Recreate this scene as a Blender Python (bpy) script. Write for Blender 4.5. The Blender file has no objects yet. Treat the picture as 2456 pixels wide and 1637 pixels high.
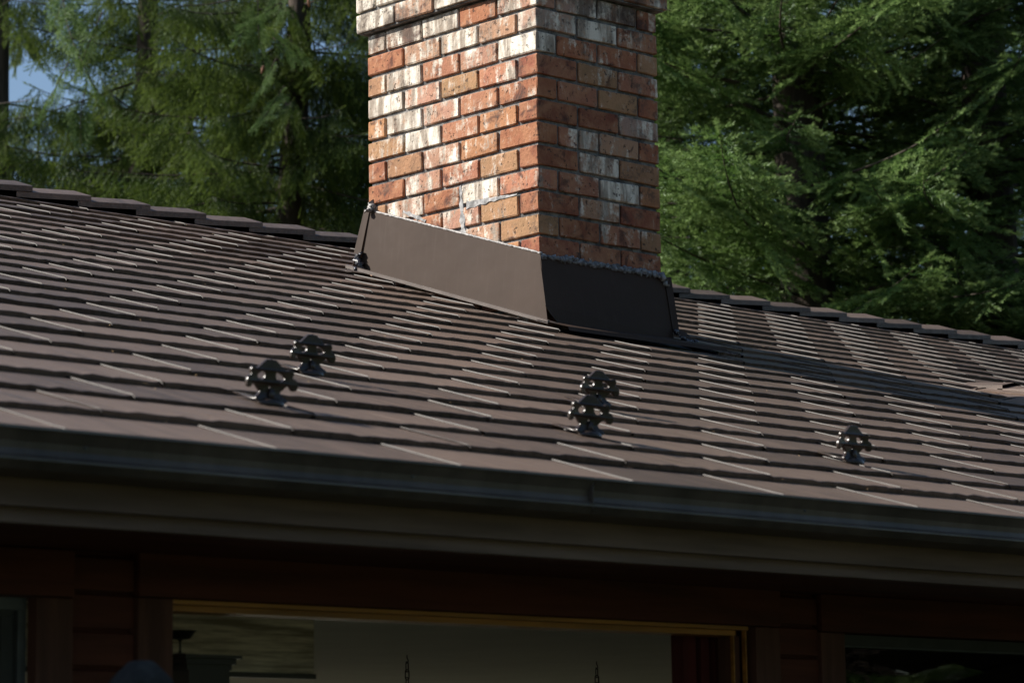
import bpy, bmesh, math, random
import numpy as np
from mathutils import Matrix, Vector

# ------------------------------------------------------------------ camera, light, exposure
scene = bpy.context.scene
col = scene.collection
camd = bpy.data.cameras.new("camera")
camo = bpy.data.objects.new("camera", camd)
col.objects.link(camo)
camo.matrix_world = Matrix(((0.73670674, -0.09624068, -0.6693287, -6.93793),
                            (-0.67608237, -0.12423871, -0.72627637, -7.38223),
                            (-0.0132592, 0.98757403, -0.15659413, -2.79504),
                            (0, 0, 0, 1)))
camd.sensor_width = 36.0
camd.lens = 36.0 * 7141.24 / 2456.0
camd.clip_start = 0.1
camd.clip_end = 2000
camd.dof.use_dof = True
camd.dof.focus_distance = 10.6
camd.dof.aperture_fstop = 8.0
scene.camera = camo

SUN_DIR = Vector((-0.70, 0.70, 0.70)).normalized()      # towards the sun
SUN_EL = math.asin(SUN_DIR.z)
world = bpy.data.worlds.new("World")
scene.world = world
world.use_nodes = True
wn = world.node_tree.nodes
wl = world.node_tree.links
for n in list(wn):
    wn.remove(n)
wo = wn.new("ShaderNodeOutputWorld")
wb = wn.new("ShaderNodeBackground")
ws = wn.new("ShaderNodeTexSky")
ws.sky_type = 'NISHITA'
ws.sun_disc = False
ws.sun_elevation = SUN_EL
ws.sun_rotation = math.atan2(SUN_DIR.x, SUN_DIR.y)
ws.air_density = 1.0
ws.dust_density = 0.6
ws.ozone_density = 2.0
wb.inputs['Strength'].default_value = 0.07
wl.new(ws.outputs[0], wb.inputs['Color'])
wl.new(wb.outputs[0], wo.inputs['Surface'])
sund = bpy.data.lights.new("sun", 'SUN')
sund.energy = 4.6
sund.angle = math.radians(0.53)
sund.color = (1.0, 0.94, 0.85)
suno = bpy.data.objects.new("sun", sund)
suno.rotation_euler = (-SUN_DIR).to_track_quat('-Z', 'Y').to_euler()
suno.location = SUN_DIR * 60
col.objects.link(suno)
scene.view_settings.view_transform = 'Standard'
scene.view_settings.look = 'None'
scene.view_settings.gamma = 1
scene.view_settings.use_curve_mapping = False
scene.view_settings.exposure = 0.75
try:
    scene.cycles.max_bounces = 8
    scene.cycles.transparent_max_bounces = 8
    scene.cycles.caustics_reflective = False
    scene.cycles.caustics_refractive = False
except Exception:
    pass

rng = random.Random(11)
R = rng.uniform
GROUND = -4.4
WL, WR, CH = 0.9196, 0.6017, 0.08153          # chimney along y, along x, one brick course
SLOPE, ZP = 0.323, -1.1310                     # roof plane z = ZP + SLOPE * y
COSR = 1 / math.sqrt(1 + SLOPE * SLOPE)
SINR = SLOPE * COSR
EAVE, RIDGE = -3.12, 2.28


# ------------------------------------------------------------------ helpers
class MB:
    def __init__(s):
        s.v, s.f, s.m = [], [], []

    def add(s, vs, fs, m=0):
        b = len(s.v)
        s.v += [tuple(p) for p in vs]
        for f in fs:
            s.f.append(tuple(b + i for i in f))
            s.m.append(m)
        return s

    def box(s, a, b, m=0):
        x0, y0, z0 = a
        x1, y1, z1 = b
        s.add([(x0, y0, z0), (x1, y0, z0), (x1, y1, z0), (x0, y1, z0), (x0, y0, z1), (x1, y0, z1), (x1, y1, z1), (x0, y1, z1)],
              [(3, 2, 1, 0), (4, 5, 6, 7), (0, 1, 5, 4), (1, 2, 6, 5), (2, 3, 7, 6), (3, 0, 4, 7)], m)
        return s

    def prism(s, prof, x0, x1, m=0, cap=True):
        """profile in (y, z) swept along x"""
        n = len(prof)
        vs = [(x0, y, z) for y, z in prof] + [(x1, y, z) for y, z in prof]
        fs = [(i, (i + 1) % n, n + (i + 1) % n, n + i) for i in range(n)]
        if cap:
            fs += [tuple(range(n))[::-1], tuple(range(n, 2 * n))]
        s.add(vs, fs, m)
        return s

    def tube(s, pts, rad, n=6, m=0, cap=True):
        pts = [Vector(p) for p in pts]
        if not isinstance(rad, (list, tuple)):
            rad = [rad] * len(pts)
        vs, fs = [], []
        for i, p in enumerate(pts):
            d = (pts[min(i + 1, len(pts) - 1)] - pts[max(i - 1, 0)]).normalized()
            u = d.cross(Vector((0, 0, 1)) if abs(d.z) < .9 else Vector((1, 0, 0))).normalized()
            w = d.cross(u)
            for k in range(n):
                a = 2 * math.pi * k / n
                vs.append(p + (u * math.cos(a) + w * math.sin(a)) * rad[i])
        for i in range(len(pts) - 1):
            for k in range(n):
                fs.append((i * n + k, i * n + (k + 1) % n, (i + 1) * n + (k + 1) % n, (i + 1) * n + k))
        if cap:
            fs += [tuple(range(n))[::-1], tuple(range((len(pts) - 1) * n, len(pts) * n))]
        s.add(vs, fs, m)
        return s

    def lathe(s, prof, c, n=16, m=0):
        vs, fs = [], []
        for r, z in prof:
            for k in range(n):
                a = 2 * math.pi * k / n
                vs.append((c[0] + r * math.cos(a), c[1] + r * math.sin(a), c[2] + z))
        for i in range(len(prof) - 1):
            for k in range(n):
                fs.append((i * n + k, i * n + (k + 1) % n, (i + 1) * n + (k + 1) % n, (i + 1) * n + k))
        fs += [tuple(range(n))[::-1], tuple(range((len(prof) - 1) * n, len(prof) * n))]
        s.add(vs, fs, m)
        return s

    def mesh(s, name, mats, smooth=False, fix=True):
        me = bpy.data.meshes.new(name)
        me.from_pydata(s.v, [], s.f)
        for m in (mats if isinstance(mats, (list, tuple)) else [mats]):
            me.materials.append(m)
        me.polygons.foreach_set('material_index', s.m)
        if fix:
            bm = bmesh.new()
            bm.from_mesh(me)
            bmesh.ops.recalc_face_normals(bm, faces=bm.faces)
            bm.to_mesh(me)
            bm.free()
        if smooth:
            me.polygons.foreach_set('use_smooth', [True] * len(me.polygons))
        me.update()
        return me

    def build(s, name, mats, parent=None, smooth=False, bevel=0):
        return link(name, s.mesh(name, mats, smooth), parent, bevel)


def link(name, me, parent=None, bevel=0):
    o = bpy.data.objects.new(name, me)
    col.objects.link(o)
    if parent is not None:
        o.parent = parent
    if bevel:
        b = o.modifiers.new("bevel", 'BEVEL')
        b.width = bevel
        b.segments = 2
        b.limit_method = 'ANGLE'
    return o


def tag(o, label=None, cat=None, group=None, kind=None):
    if label: o['label'] = label
    if cat: o['category'] = cat
    if group: o['group'] = group
    if kind: o['kind'] = kind
    return o


def empty(name, loc=(0, 0, 0)):
    o = bpy.data.objects.new(name, None)
    o.empty_display_size = .1
    o.location = loc
    col.objects.link(o)
    return o


# ------------------------------------------------------------------ materials
def newmat(name):
    m = bpy.data.materials.new(name)
    m.use_nodes = True
    nt = m.node_tree
    return m, nt, nt.nodes, nt.links, nt.nodes['Principled BSDF']


def N(nt, t, **kw):
    n = nt.nodes.new(t)
    for k, v in kw.items():
        if k in n.inputs.keys() if isinstance(k, str) else False:
            n.inputs[k].default_value = v
        else:
            setattr(n, k, v)
    return n


def mix(nt, fac, a, b, mode='MIX'):
    n = nt.nodes.new('ShaderNodeMix')
    n.data_type = 'RGBA'
    n.blend_type = mode
    for i, v in ((0, fac), (6, a), (7, b)):
        if hasattr(v, 'is_linked') or hasattr(v, 'links'):
            nt.links.new(v, n.inputs[i])
        else:
            n.inputs[i].default_value = v if i == 0 else (tuple(v) + (1,))[:4]
    return n.outputs[2]


def math_(nt, op, a, b=0.0, c=0.0, clamp=False):
    n = nt.nodes.new('ShaderNodeMath')
    n.operation = op
    n.use_clamp = clamp
    for i, v in enumerate((a, b, c)):
        if hasattr(v, 'links'):
            nt.links.new(v, n.inputs[i])
        else:
            n.inputs[i].default_value = v
    return n.outputs[0]


def ramp(nt, v, lo, hi, a=0.0, b=1.0):
    n = nt.nodes.new('ShaderNodeMapRange')
    n.interpolation_type = 'SMOOTHSTEP'
    for i, x in ((0, v), (1, lo), (2, hi), (3, a), (4, b)):
        if hasattr(x, 'links'):
            nt.links.new(x, n.inputs[i])
        else:
            n.inputs[i].default_value = x
    return n.outputs[0]


def noise(nt, vec, scale, detail=4, rough=.55, dist=0):
    n = nt.nodes.new('ShaderNodeTexNoise')
    n.inputs['Scale'].default_value = scale
    n.inputs['Detail'].default_value = detail
    n.inputs['Roughness'].default_value = rough
    n.inputs['Distortion'].default_value = dist
    if vec is not None:
        nt.links.new(vec, n.inputs['Vector'])
    return n.outputs[0]


def objvec(nt, scale=(1, 1, 1), rand=True):
    tc = nt.nodes.new('ShaderNodeTexCoord')
    v = tc.outputs['Object']
    if rand:
        oi = nt.nodes.new('ShaderNodeObjectInfo')
        va = nt.nodes.new('ShaderNodeVectorMath')
        va.operation = 'MULTIPLY_ADD'
        cmb = nt.nodes.new('ShaderNodeCombineXYZ')
        for i, k in enumerate((37.0, 53.0, 71.0)):
            nt.links.new(math_(nt, 'MULTIPLY', oi.outputs['Random'], k), cmb.inputs[i])
        va.inputs[1].default_value = (1, 1, 1)
        nt.links.new(v, va.inputs[0])
        nt.links.new(cmb.outputs[0], va.inputs[2])
        v = va.outputs[0]
    if scale != (1, 1, 1):
        vm = nt.nodes.new('ShaderNodeVectorMath')
        vm.operation = 'MULTIPLY'
        vm.inputs[1].default_value = scale
        nt.links.new(v, vm.inputs[0])
        v = vm.outputs[0]
    return v


def bump(nt, h, strength, dist, bsdf):
    b = nt.nodes.new('ShaderNodeBump')
    b.inputs['Strength'].default_value = strength
    b.inputs['Distance'].default_value = dist
    nt.links.new(h, b.inputs['Height'])
    nt.links.new(b.outputs[0], bsdf.inputs['Normal'])
    return b


def simple(name, c, rough=.6, metal=0.0, var=.25, scale=20, stretch=(1, 1, 1), spec=.5, bumpd=0, world_space=False):
    m, nt, nd, lk, bs = newmat(name)
    v = objvec(nt, stretch, rand=not world_space)
    n = noise(nt, v, scale, 6, .6)
    f = ramp(nt, n, .3, .7)
    a = tuple(x * (1 - var) for x in c)
    b = tuple(min(1, x * (1 + var)) for x in c)
    lk.new(mix(nt, f, a, b), bs.inputs['Base Color'])
    bs.inputs['Roughness'].default_value = rough
    bs.inputs['Metallic'].default_value = metal
    bs.inputs['Specular IOR Level'].default_value = spec
    if bumpd:
        bump(nt, n, .6, bumpd, bs)
    return m


def brick_material():
    m, nt, nd, lk, bs = newmat("weathered_brick")
    oi = nt.nodes.new('ShaderNodeObjectInfo')
    v = objvec(nt)
    vs = objvec(nt, (1, 1, .22))
    patch = noise(nt, v, 16, 5, .62, .4)
    streak = noise(nt, vs, 34, 4, .6)
    fine = noise(nt, v, 110, 4, .65)
    burn = noise(nt, v, 11, 4, .6, .8)
    s = math_(nt, 'ADD', math_(nt, 'MULTIPLY', patch, .5), math_(nt, 'MULTIPLY', streak, .5))
    s = math_(nt, 'ADD', s, math_(nt, 'MULTIPLY', math_(nt, 'SUBTRACT', fine, .5), .25))
    gp = nt.nodes.new('ShaderNodeNewGeometry').outputs['Position']
    runs = noise(nt, gp, 5.5, 4, .6, .6)
    th = math_(nt, 'SUBTRACT', .72, math_(nt, 'MULTIPLY', oi.outputs['Alpha'], .44))
    th = math_(nt, 'SUBTRACT', th, math_(nt, 'MULTIPLY', math_(nt, 'SUBTRACT', runs, .5), .42))
    wash = ramp(nt, s, math_(nt, 'SUBTRACT', th, .085), math_(nt, 'ADD', th, .085))
    base = mix(nt, ramp(nt, patch, .35, .65, 0, .8), oi.outputs['Color'], (.54, .28, .15), 'MIX')
    base = mix(nt, .55, oi.outputs['Color'], base)
    dk = mix(nt, ramp(nt, burn, .56, .70, 0, .78), base, (.07, .035, .03))
    cream = mix(nt, ramp(nt, noise(nt, vs, 26, 4, .6), .38, .62), (.33, .275, .22), (.84, .77, .66))
    c = mix(nt, wash, dk, cream)
    pits = ramp(nt, noise(nt, v, 52, 4, .65), .61, .66)
    c = mix(nt, math_(nt, 'MULTIPLY', pits, .75), c, (.05, .04, .035))
    hgt = nt.nodes.new('ShaderNodeSeparateXYZ')
    lk.new(gp, hgt.inputs[0])
    lift = ramp(nt, hgt.outputs[2], -.12, .10, 0, .09)
    sn = math_(nt, 'ADD', noise(nt, gp, 7.0, 5, .65, .4), lift)
    sn = math_(nt, 'ADD', sn, math_(nt, 'MULTIPLY', math_(nt, 'SUBTRACT', fine, .5), .35))
    soot = ramp(nt, sn, .55, .70, 0, .72)
    c = mix(nt, soot, c, (.085, .065, .055))
    hv = nt.nodes.new('ShaderNodeHueSaturation')
    lk.new(c, hv.inputs['Color'])
    lk.new(math_(nt, 'ADD', .86, math_(nt, 'MULTIPLY', fine, .28)), hv.inputs['Value'])
    lk.new(hv.outputs[0], bs.inputs['Base Color'])
    bs.inputs['Roughness'].default_value = .88
    bs.inputs['Specular IOR Level'].default_value = .25
    h = math_(nt, 'ADD', math_(nt, 'MULTIPLY', noise(nt, v, 45, 5, .65), .7), math_(nt, 'MULTIPLY', fine, .3))
    h = math_(nt, 'SUBTRACT', h, math_(nt, 'MULTIPLY', pits, .5))
    bump(nt, h, .9, .006, bs)
    return m


def mortar_material():
    m, nt, nd, lk, bs = newmat("grey_mortar")
    v = objvec(nt, rand=False)
    n = noise(nt, v, 24, 6, .7)
    f = noise(nt, v, 170, 3, .6)
    c = mix(nt, ramp(nt, n, .35, .65), (.08, .08, .08), (.28, .27, .26))
    c = mix(nt, ramp(nt, f, .6, .75), c, (.05, .05, .05))
    lk.new(c, bs.inputs['Base Color'])
    bs.inputs['Roughness'].default_value = .95
    bs.inputs['Specular IOR Level'].default_value = .2
    bump(nt, math_(nt, 'ADD', n, math_(nt, 'MULTIPLY', f, .4)), .9, .006, bs)
    return m


def roof_material(name, c, rough, spec):
    """stone coated brown steel: fine grain along the slope, slight fade"""
    m, nt, nd, lk, bs = newmat(name)
    grain = noise(nt, objvec(nt, (1, .045, 1)), 150, 5, .7)
    speck = noise(nt, objvec(nt), 320, 3, .7)
    big = noise(nt, objvec(nt, (1, .3, 1)), 7, 3, .6)
    oi = nt.nodes.new('ShaderNodeObjectInfo')
    wide = noise(nt, objvec(nt, (1, .05, 1)), 52, 3, .6)
    k = math_(nt, 'ADD', math_(nt, 'MULTIPLY', grain, .45), math_(nt, 'MULTIPLY', speck, .22))
    k = math_(nt, 'ADD', k, math_(nt, 'MULTIPLY', big, .12))
    k = math_(nt, 'ADD', k, math_(nt, 'MULTIPLY', wide, .42))
    k = math_(nt, 'ADD', k, math_(nt, 'MULTIPLY', math_(nt, 'SUBTRACT', oi.outputs['Random'], .5), .22))
    cc = mix(nt, ramp(nt, k, .44, .76), tuple(x * .60 for x in c), tuple(x * 1.45 for x in c))
    lk.new(cc, bs.inputs['Base Color'])
    gl = ramp(nt, noise(nt, objvec(nt, (1, .09, 1)), 30, 2, .5), .58, .70)
    lk.new(math_(nt, 'SUBTRACT', math_(nt, 'ADD', rough - .08, math_(nt, 'MULTIPLY', speck, .16)), math_(nt, 'MULTIPLY', gl, .20)), bs.inputs['Roughness'])
    bs.inputs['Specular IOR Level'].default_value = spec
    h = math_(nt, 'ADD', math_(nt, 'MULTIPLY', grain, .8), math_(nt, 'MULTIPLY', speck, .3))
    bump(nt, h, .45, .003, bs)
    return m


def foliage_material(name, dark, light, tip):
    m, nt, nd, lk, bs = newmat(name)
    nt.nodes.remove(bs)
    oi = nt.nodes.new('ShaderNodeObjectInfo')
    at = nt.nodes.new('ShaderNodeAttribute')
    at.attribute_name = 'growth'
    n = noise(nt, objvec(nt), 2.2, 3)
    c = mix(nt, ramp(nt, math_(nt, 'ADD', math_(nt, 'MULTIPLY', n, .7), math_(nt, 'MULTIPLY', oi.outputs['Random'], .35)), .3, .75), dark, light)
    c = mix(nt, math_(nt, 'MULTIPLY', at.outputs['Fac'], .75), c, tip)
    d = nt.nodes.new('ShaderNodeBsdfDiffuse')
    t = nt.nodes.new('ShaderNodeBsdfTranslucent')
    g = nt.nodes.new('ShaderNodeBsdfGlossy')
    g.inputs['Roughness'].default_value = .45
    g.inputs['Color'].default_value = (.8, .85, .9, 1)
    lk.new(c, d.inputs['Color'])
    lk.new(c, t.inputs['Color'])
    a = nt.nodes.new('ShaderNodeMixShader')
    a.inputs[0].default_value = .38
    lk.new(d.outputs[0], a.inputs[1])
    lk.new(t.outputs[0], a.inputs[2])
    b = nt.nodes.new('ShaderNodeMixShader')
    b.inputs[0].default_value = .02
    lk.new(a.outputs[0], b.inputs[1])
    lk.new(g.outputs[0], b.inputs[2])
    lk.new(b.outputs[0], nt.nodes['Material Output'].inputs['Surface'])
    return m


def glass_material():
    m, nt, nd, lk, bs = newmat("window_glass")
    nt.nodes.remove(bs)
    t = nt.nodes.new('ShaderNodeBsdfTransparent')
    t.inputs['Color'].default_value = (.86, .9, .88, 1)
    g = nt.nodes.new('ShaderNodeBsdfGlossy')
    g.inputs['Roughness'].default_value = .02
    fr = nt.nodes.new('ShaderNodeFresnel')
    fr.inputs['IOR'].default_value = 1.5
    mx = nt.nodes.new('ShaderNodeMixShader')
    lk.new(math_(nt, 'MULTIPLY', fr.outputs[0], 1.0), mx.inputs[0])
    lk.new(t.outputs[0], mx.inputs[1])
    lk.new(g.outputs[0], mx.inputs[2])
    lk.new(mx.outputs[0], nt.nodes['Material Output'].inputs['Surface'])
    return m


def reflection_material():
    m, nt, nd, lk, bs = newmat("reflection_panel")
    w = noise(nt, objvec(nt, (.5, 1, 7), rand=False), 9, 5, .6)
    c = mix(nt, ramp(nt, w, .35, .68), (.30, .27, .21), (.86, .81, .70))  # pale streaks painted in place of reflections in a glass panel
    lk.new(c, bs.inputs['Base Color'])
    bs.inputs['Roughness'].default_value = .8
    tr = nt.nodes.new('ShaderNodeBsdfTranslucent')
    lk.new(c, tr.inputs['Color'])
    mx = nt.nodes.new('ShaderNodeMixShader')
    mx.inputs[0].default_value = .6
    lk.new(bs.outputs[0], mx.inputs[1])
    lk.new(tr.outputs[0], mx.inputs[2])
    lk.new(mx.outputs[0], nt.nodes['Material Output'].inputs['Surface'])
    return m


M = {}
M['brick'] = brick_material()
M['mortar'] = mortar_material()
M['smear'] = simple("pale_mortar_smear", (.36, .355, .35), .95, var=.5, scale=40, bumpd=.004)
M['concrete'] = simple("chimney_cap_concrete", (.35, .34, .32), .9, bumpd=.004)
M['roof'] = roof_material("brown_metal_shingle", (.128, .090, .068), .50, .4)
M['rib'] = simple("shingle_lip_enamel", (.046, .036, .030), .46, var=.45, spec=.22)
M['ridge'] = roof_material("brown_ridge_metal", (.112, .082, .068), .52, .4)
M['deck'] = simple("roof_underlay", (.03, .028, .026), .9)
M['flash'] = simple("brown_flashing_metal", (.052, .034, .025), .62, var=.06, scale=6, spec=.12)
_nt = M['flash'].node_tree
_h = math_(_nt, 'ADD', noise(_nt, objvec(_nt, (1, 1, 1)), 2.6, 2, .4), math_(_nt, 'MULTIPLY', noise(_nt, objvec(_nt), 9, 2, .5), .18))
bump(_nt, _h, .5, .02, _nt.nodes['Principled BSDF'])
_st = noise(_nt, objvec(_nt, (6, 6, .35)), 9, 4, .6)
_du = ramp(_nt, _st, .50, .75, 0, .14)
_bc = _nt.nodes['Principled BSDF'].inputs['Base Color']
_src = _bc.links[0].from_socket
_nt.links.new(mix(_nt, _du, _src, (.11, .082, .066)), _bc)
M['flange'] = simple("brown_flange_metal", (.115, .092, .080), .34, var=.1, spec=.5)  # lifted above the flashing colour to carry its sunlit sheen
M['bead_highlight'] = simple("gutter_edge_highlight", (.16, .15, .145), .35, var=.35, scale=40, stretch=(.1, 1, 1), spec=.5)  # pale colour stands for the highlight along the gutter edges
M['sealant'] = simple("clear_sealant", (.27, .255, .245), .42, var=.5, scale=60, spec=.5, bumpd=.006)
M['tar'] = simple("dark_roof_sealant", (.035, .036, .045), .25, var=.4, scale=80, spec=.8, bumpd=.006)
M['gunk'] = simple("grey_mortar_residue", (.20, .205, .22), .9, var=.6, scale=70, bumpd=.008)
M['gutter'] = simple("dark_gutter_enamel", (.082, .064, .054), .40, var=.4, scale=9, stretch=(1, 1, .25), spec=.5)
M['fascia'] = simple("brown_stained_fascia", (.20, .142, .130), .7, var=.3, scale=18, stretch=(.08, 1, 1), spec=.3)
M['red_wood'] = simple("dark_red_stained_wood", (.10, .030, .019), .7, var=.3, scale=24, stretch=(.08, 1, 1), spec=.25)
M['red_post'] = simple("dark_red_stained_post", (.11, .048, .036), .7, var=.3, scale=24, stretch=(1, 1, .08), spec=.25)
M['amber'] = simple("varnished_amber_wood", (.40, .17, .03), .4, var=.3, scale=40, stretch=(.06, 1, 1))
M['frame'] = simple("black_window_frame", (.018, .018, .018), .5)
M['frame_grey'] = simple("grey_window_frame", (.07, .075, .08), .4)
M['glass'] = glass_material()
M['plaster'] = simple("interior_plaster", (.62, .64, .56), .9, var=.04, scale=4)
M['floor'] = simple("interior_floor", (.21, .175, .13), .5)
M['reflection'] = reflection_material()
M['iron'] = simple("black_iron", (.015, .014, .013), .4, metal=.0)
M['dark_wood'] = simple("dark_cabinet_wood", (.020, .012, .009), .4, var=.3, stretch=(.1, 1, 1))
M['curtain'] = simple("dark_red_curtain", (.09, .012, .012), .9, var=.2, stretch=(1, 1, .1))
M['stone'] = simple("pale_rough_stone", (.026, .026, .025), .95, var=.5, scale=30, bumpd=.01)
M['guard'] = simple("black_cast_snow_guard", (.036, .025, .019), .26, var=.3, scale=30, spec=.45)
M['grass'] = simple("lawn", (.055, .060, .030), .95, var=.5, scale=3, bumpd=.03, world_space=True)
M['bark'] = simple("conifer_bark", (.055, .042, .032), .95, var=.5, scale=14, stretch=(1, 1, .2), bumpd=.03)
M['cone'] = simple("spruce_cone", (.24, .10, .05), .7)
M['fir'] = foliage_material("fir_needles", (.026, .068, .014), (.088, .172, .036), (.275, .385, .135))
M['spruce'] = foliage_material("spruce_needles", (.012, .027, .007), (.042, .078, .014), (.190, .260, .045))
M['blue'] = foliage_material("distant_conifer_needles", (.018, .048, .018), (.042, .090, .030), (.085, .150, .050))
M['litter'] = simple("dry_needle_litter", (.42, .27, .13), .9)

# ------------------------------------------------------------------ ground
gb = MB()
gb.add([(-400, -400, GROUND), (400, -400, GROUND), (400, 400, GROUND), (-400, 400, GROUND)], [(0, 1, 2, 3)])
tag(gb.build("ground", M['grass']), "green lawn around the house", kind='structure')

# ------------------------------------------------------------------ house
house = tag(empty("house", (0, 0, GROUND)), "low house with brown metal shingle roof and dark red timber walls under the eave", "house")
HI = Matrix.Translation((0, 0, -GROUND))        # children are written in scene coordinates


def hpart(mb, name, mat, smooth=False, bevel=0):
    o = mb.build(name, mat, house, smooth, bevel)
    o.matrix_local = HI.copy()
    return o


# ---- roof: local frame x along the eave, y up the slope, z off the surface, origin where the plane crosses y = 0
RM = Matrix(((1, 0, 0, 0), (0, COSR, -SINR, 0), (0, SINR, COSR, ZP), (0, 0, 0, 1)))
XL, XR = -9.0, 6.1
ye, yr = EAVE / COSR, RIDGE / COSR
rb = MB()
rb.box((XL, ye + .03, -.045), (XR, yr, -.006))
roof = rb.build("roof", M['deck'], house)
roof.matrix_local = HI @ RM
BACKW = 5.6                        # back eave
rb = MB()
zr = ZP + SLOPE * RIDGE
rb.prism([(RIDGE + .02, zr - .02), (BACKW, zr - .02 - SLOPE * (BACKW - RIDGE)), (BACKW, zr - .07 - SLOPE * (BACKW - RIDGE)), (RIDGE + .02, zr - .07)], XL, XR)
hpart(rb, "back_roof_slope", M['roof'])

EXPO = .2237 / COSR                             # course exposure along the slope
SW, SHIFT = .4525, .2345


def shingle_mesh(seed, w, cut_l=False, cut_r=False):
    q = random.Random(seed)
    nx = 14
    xs = [-w + w * i / nx + (q.uniform(-.3, .3) * w / nx if 0 < i < nx else 0) for i in range(nx + 1)]
    hb = [.0102 + q.choice((-.0013, -.0003, .0003, .0012)) + q.uniform(-.0003, .0003) for _ in xs]
    hb[0], hb[-1] = .0098, .0103
    yb = [q.uniform(-.004, .005) for _ in xs]
    ym = .045 + q.uniform(-.006, .01)
    L = EXPO * 1.30
    mb = MB()
    vs = []
    for i, x in enumerate(xs):
        vs += [(x, yb[i] + .001, -.003), (x, yb[i] - .0008, hb[i] - .0012), (x, yb[i] + .0012, hb[i]),
               (x, ym + q.uniform(-.01, .01), .0082 + (hb[i] - .0102) * (.35 if 0 < i < nx else 0)), (x, L, -.0045)]
    fs = []
    for i in range(nx):
        a, b = i * 5, (i + 1) * 5
        for k in range(4):
            fs.append((a + k, b + k, b + k + 1, a + k + 1))
    mb.add(vs, fs, 0)
    if not cut_r:
        # raised folded lip on the right side edge
        r, h = .0014, .0027
        pr = [(-r, 0), (-r * .55, h * .8), (r * .1, h), (r * .8, h * .6), (r, -.004)]
        n = len(pr)
        stations = [(EXPO * 1.06, .0002), (.045, .0088), (.004, .0107), (-.006, .006), (-.0055, -.003)]
        vs = []
        for sy, sz in stations:
            for px, pz in pr:
                k = 1 if sy > 0 else .8
                vs.append((px * k, sy, sz + pz * k))
        fs = []
        for i in range(len(stations) - 1):
            for k in range(n - 1):
                fs.append((i * n + k, i * n + k + 1, (i + 1) * n + k + 1, (i + 1) * n + k))
        mb.add(vs, fs, 1)
    me = mb.mesh("shingle", [M['roof'], M['rib']], fix=False)
    # sides facing up
    bm = bmesh.new()
    bm.from_mesh(me)
    bmesh.ops.recalc_face_normals(bm, faces=bm.faces)
    if sum(f.normal.z * f.calc_area() for f in bm.faces) < 0:
        bmesh.ops.reverse_faces(bm, faces=bm.faces)
    bm.to_mesh(me)
    bm.free()
    return me


SH = [shingle_mesh(100 + i, SW) for i in range(10)]
camM = camo.matrix_world.inverted()


def in_view(p, mx=.06, my=.06):
    q = camM @ Vector(p)
    if q.z > -.1:
        return False
    x = camd.lens / 36 * q.x / -q.z
    y = camd.lens / 36 * q.y / -q.z
    return abs(x) < .5 + mx and -.34 - my < y < .34 + my


nshown = 0
field = []
NROW = 24
HX0, HX1, HY0, HY1 = -.075, .672, -.10 / COSR, .99 / COSR      # hole for the chimney flashing


def add_shingle(me, x, yb, seen):
    global nshown
    if seen and nshown < 300:
        o = link("shingle", me, roof)
        o.location = (x, yb, 0)
        o.rotation_euler = (R(-.004, .004), R(-.004, .004), R(-.004, .004))
        nshown += 1
    else:
        field.append((me, x, yb))


rows = []
for k in range(NROW):
    yb = (-3.112 + .2237 * k - (.030 if k == 0 else 0)) / COSR + R(-.004, .004)
    n0 = int((XL + .1 + 4.065 - SHIFT * k) / SW) + 1
    n1 = int((XR + 4.065 - SHIFT * k) / SW)
    for n in range(n0, n1 + 1):
        x = -4.065 + SHIFT * k + SW * n + R(-.008, .008)
        c = RM @ Vector((x - SW / 2, yb, 0))
        seen = in_view(c, .09)
        rows.append((not seen, (c - camo.location).length, k, n, x, yb, seen))
rows.sort(key=lambda t: (t[0], t[1]))
for _, _, k, n, x, yb, seen in rows:
    # cut round the chimney
    mid = yb + EXPO * .55
    if HY0 < mid < HY1 and x > HX0 and x - SW < HX1:
        if x - SW < HX0 - .05:
            w = HX0 - (x - SW)
            add_shingle(shingle_mesh(900 + k, w, cut_r=True), HX0, yb, seen)
        if x > HX1 + .05:
            add_shingle(shingle_mesh(950 + k, x - HX1), x, yb, seen)
        continue
    # cut where the cross gable takes over
    add_shingle(SH[rng.randrange(10)], x, yb, seen)
fb = MB()
for me, x, yb in field:
    b = len(fb.v)
    fb.v += [(v.co.x + x, v.co.y + yb, v.co.z) for v in me.vertices]
    for p in me.polygons:
        fb.f.append(tuple(b + i for i in p.vertices))
        fb.m.append(p.material_index)
me = fb.mesh("shingle_field", [M['roof'], M['rib']], fix=False)
o = link("shingle_field", me, roof)
o['kind'] = 'stuff'

# ---- ridge caps (sub-parts of the roof), right end of each raised over the next
RMI = (HI @ RM).inverted()


def ridge_cap_mesh():
    L, hw, sk = .345, .122, .021
    mb = MB()
    vs = []
    for x, up in ((-L, -.010), (0, .017)):
        z0 = up
        drop = hw * SLOPE
        prof = [(-hw, z0 - drop - sk), (-hw, z0 - drop), (-hw + .004, z0 - drop + .003), (0, z0 + .003), (hw - .004, z0 - drop + .003), (hw, z0 - drop), (hw, z0 - drop - sk),
                (hw - .004, z0 - drop - sk), (hw - .004, z0 - drop - .004), (0, z0 - .006), (-hw + .004, z0 - drop - .004), (-hw + .004, z0 - drop - sk)]
        vs += [(x, y, z) for y, z in prof]
    n = 12
    fs = [(i, (i + 1) % n, n + (i + 1) % n, n + i) for i in range(n)]
    mb.add(vs, fs)
    # closed end under the raised edge
    e = [n + i for i in (0, 1, 2, 3, 4, 5, 6)]
    mb.f.append(tuple(e))
    mb.m.append(0)
    return mb.mesh("ridge_cap", M['ridge'])


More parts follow.
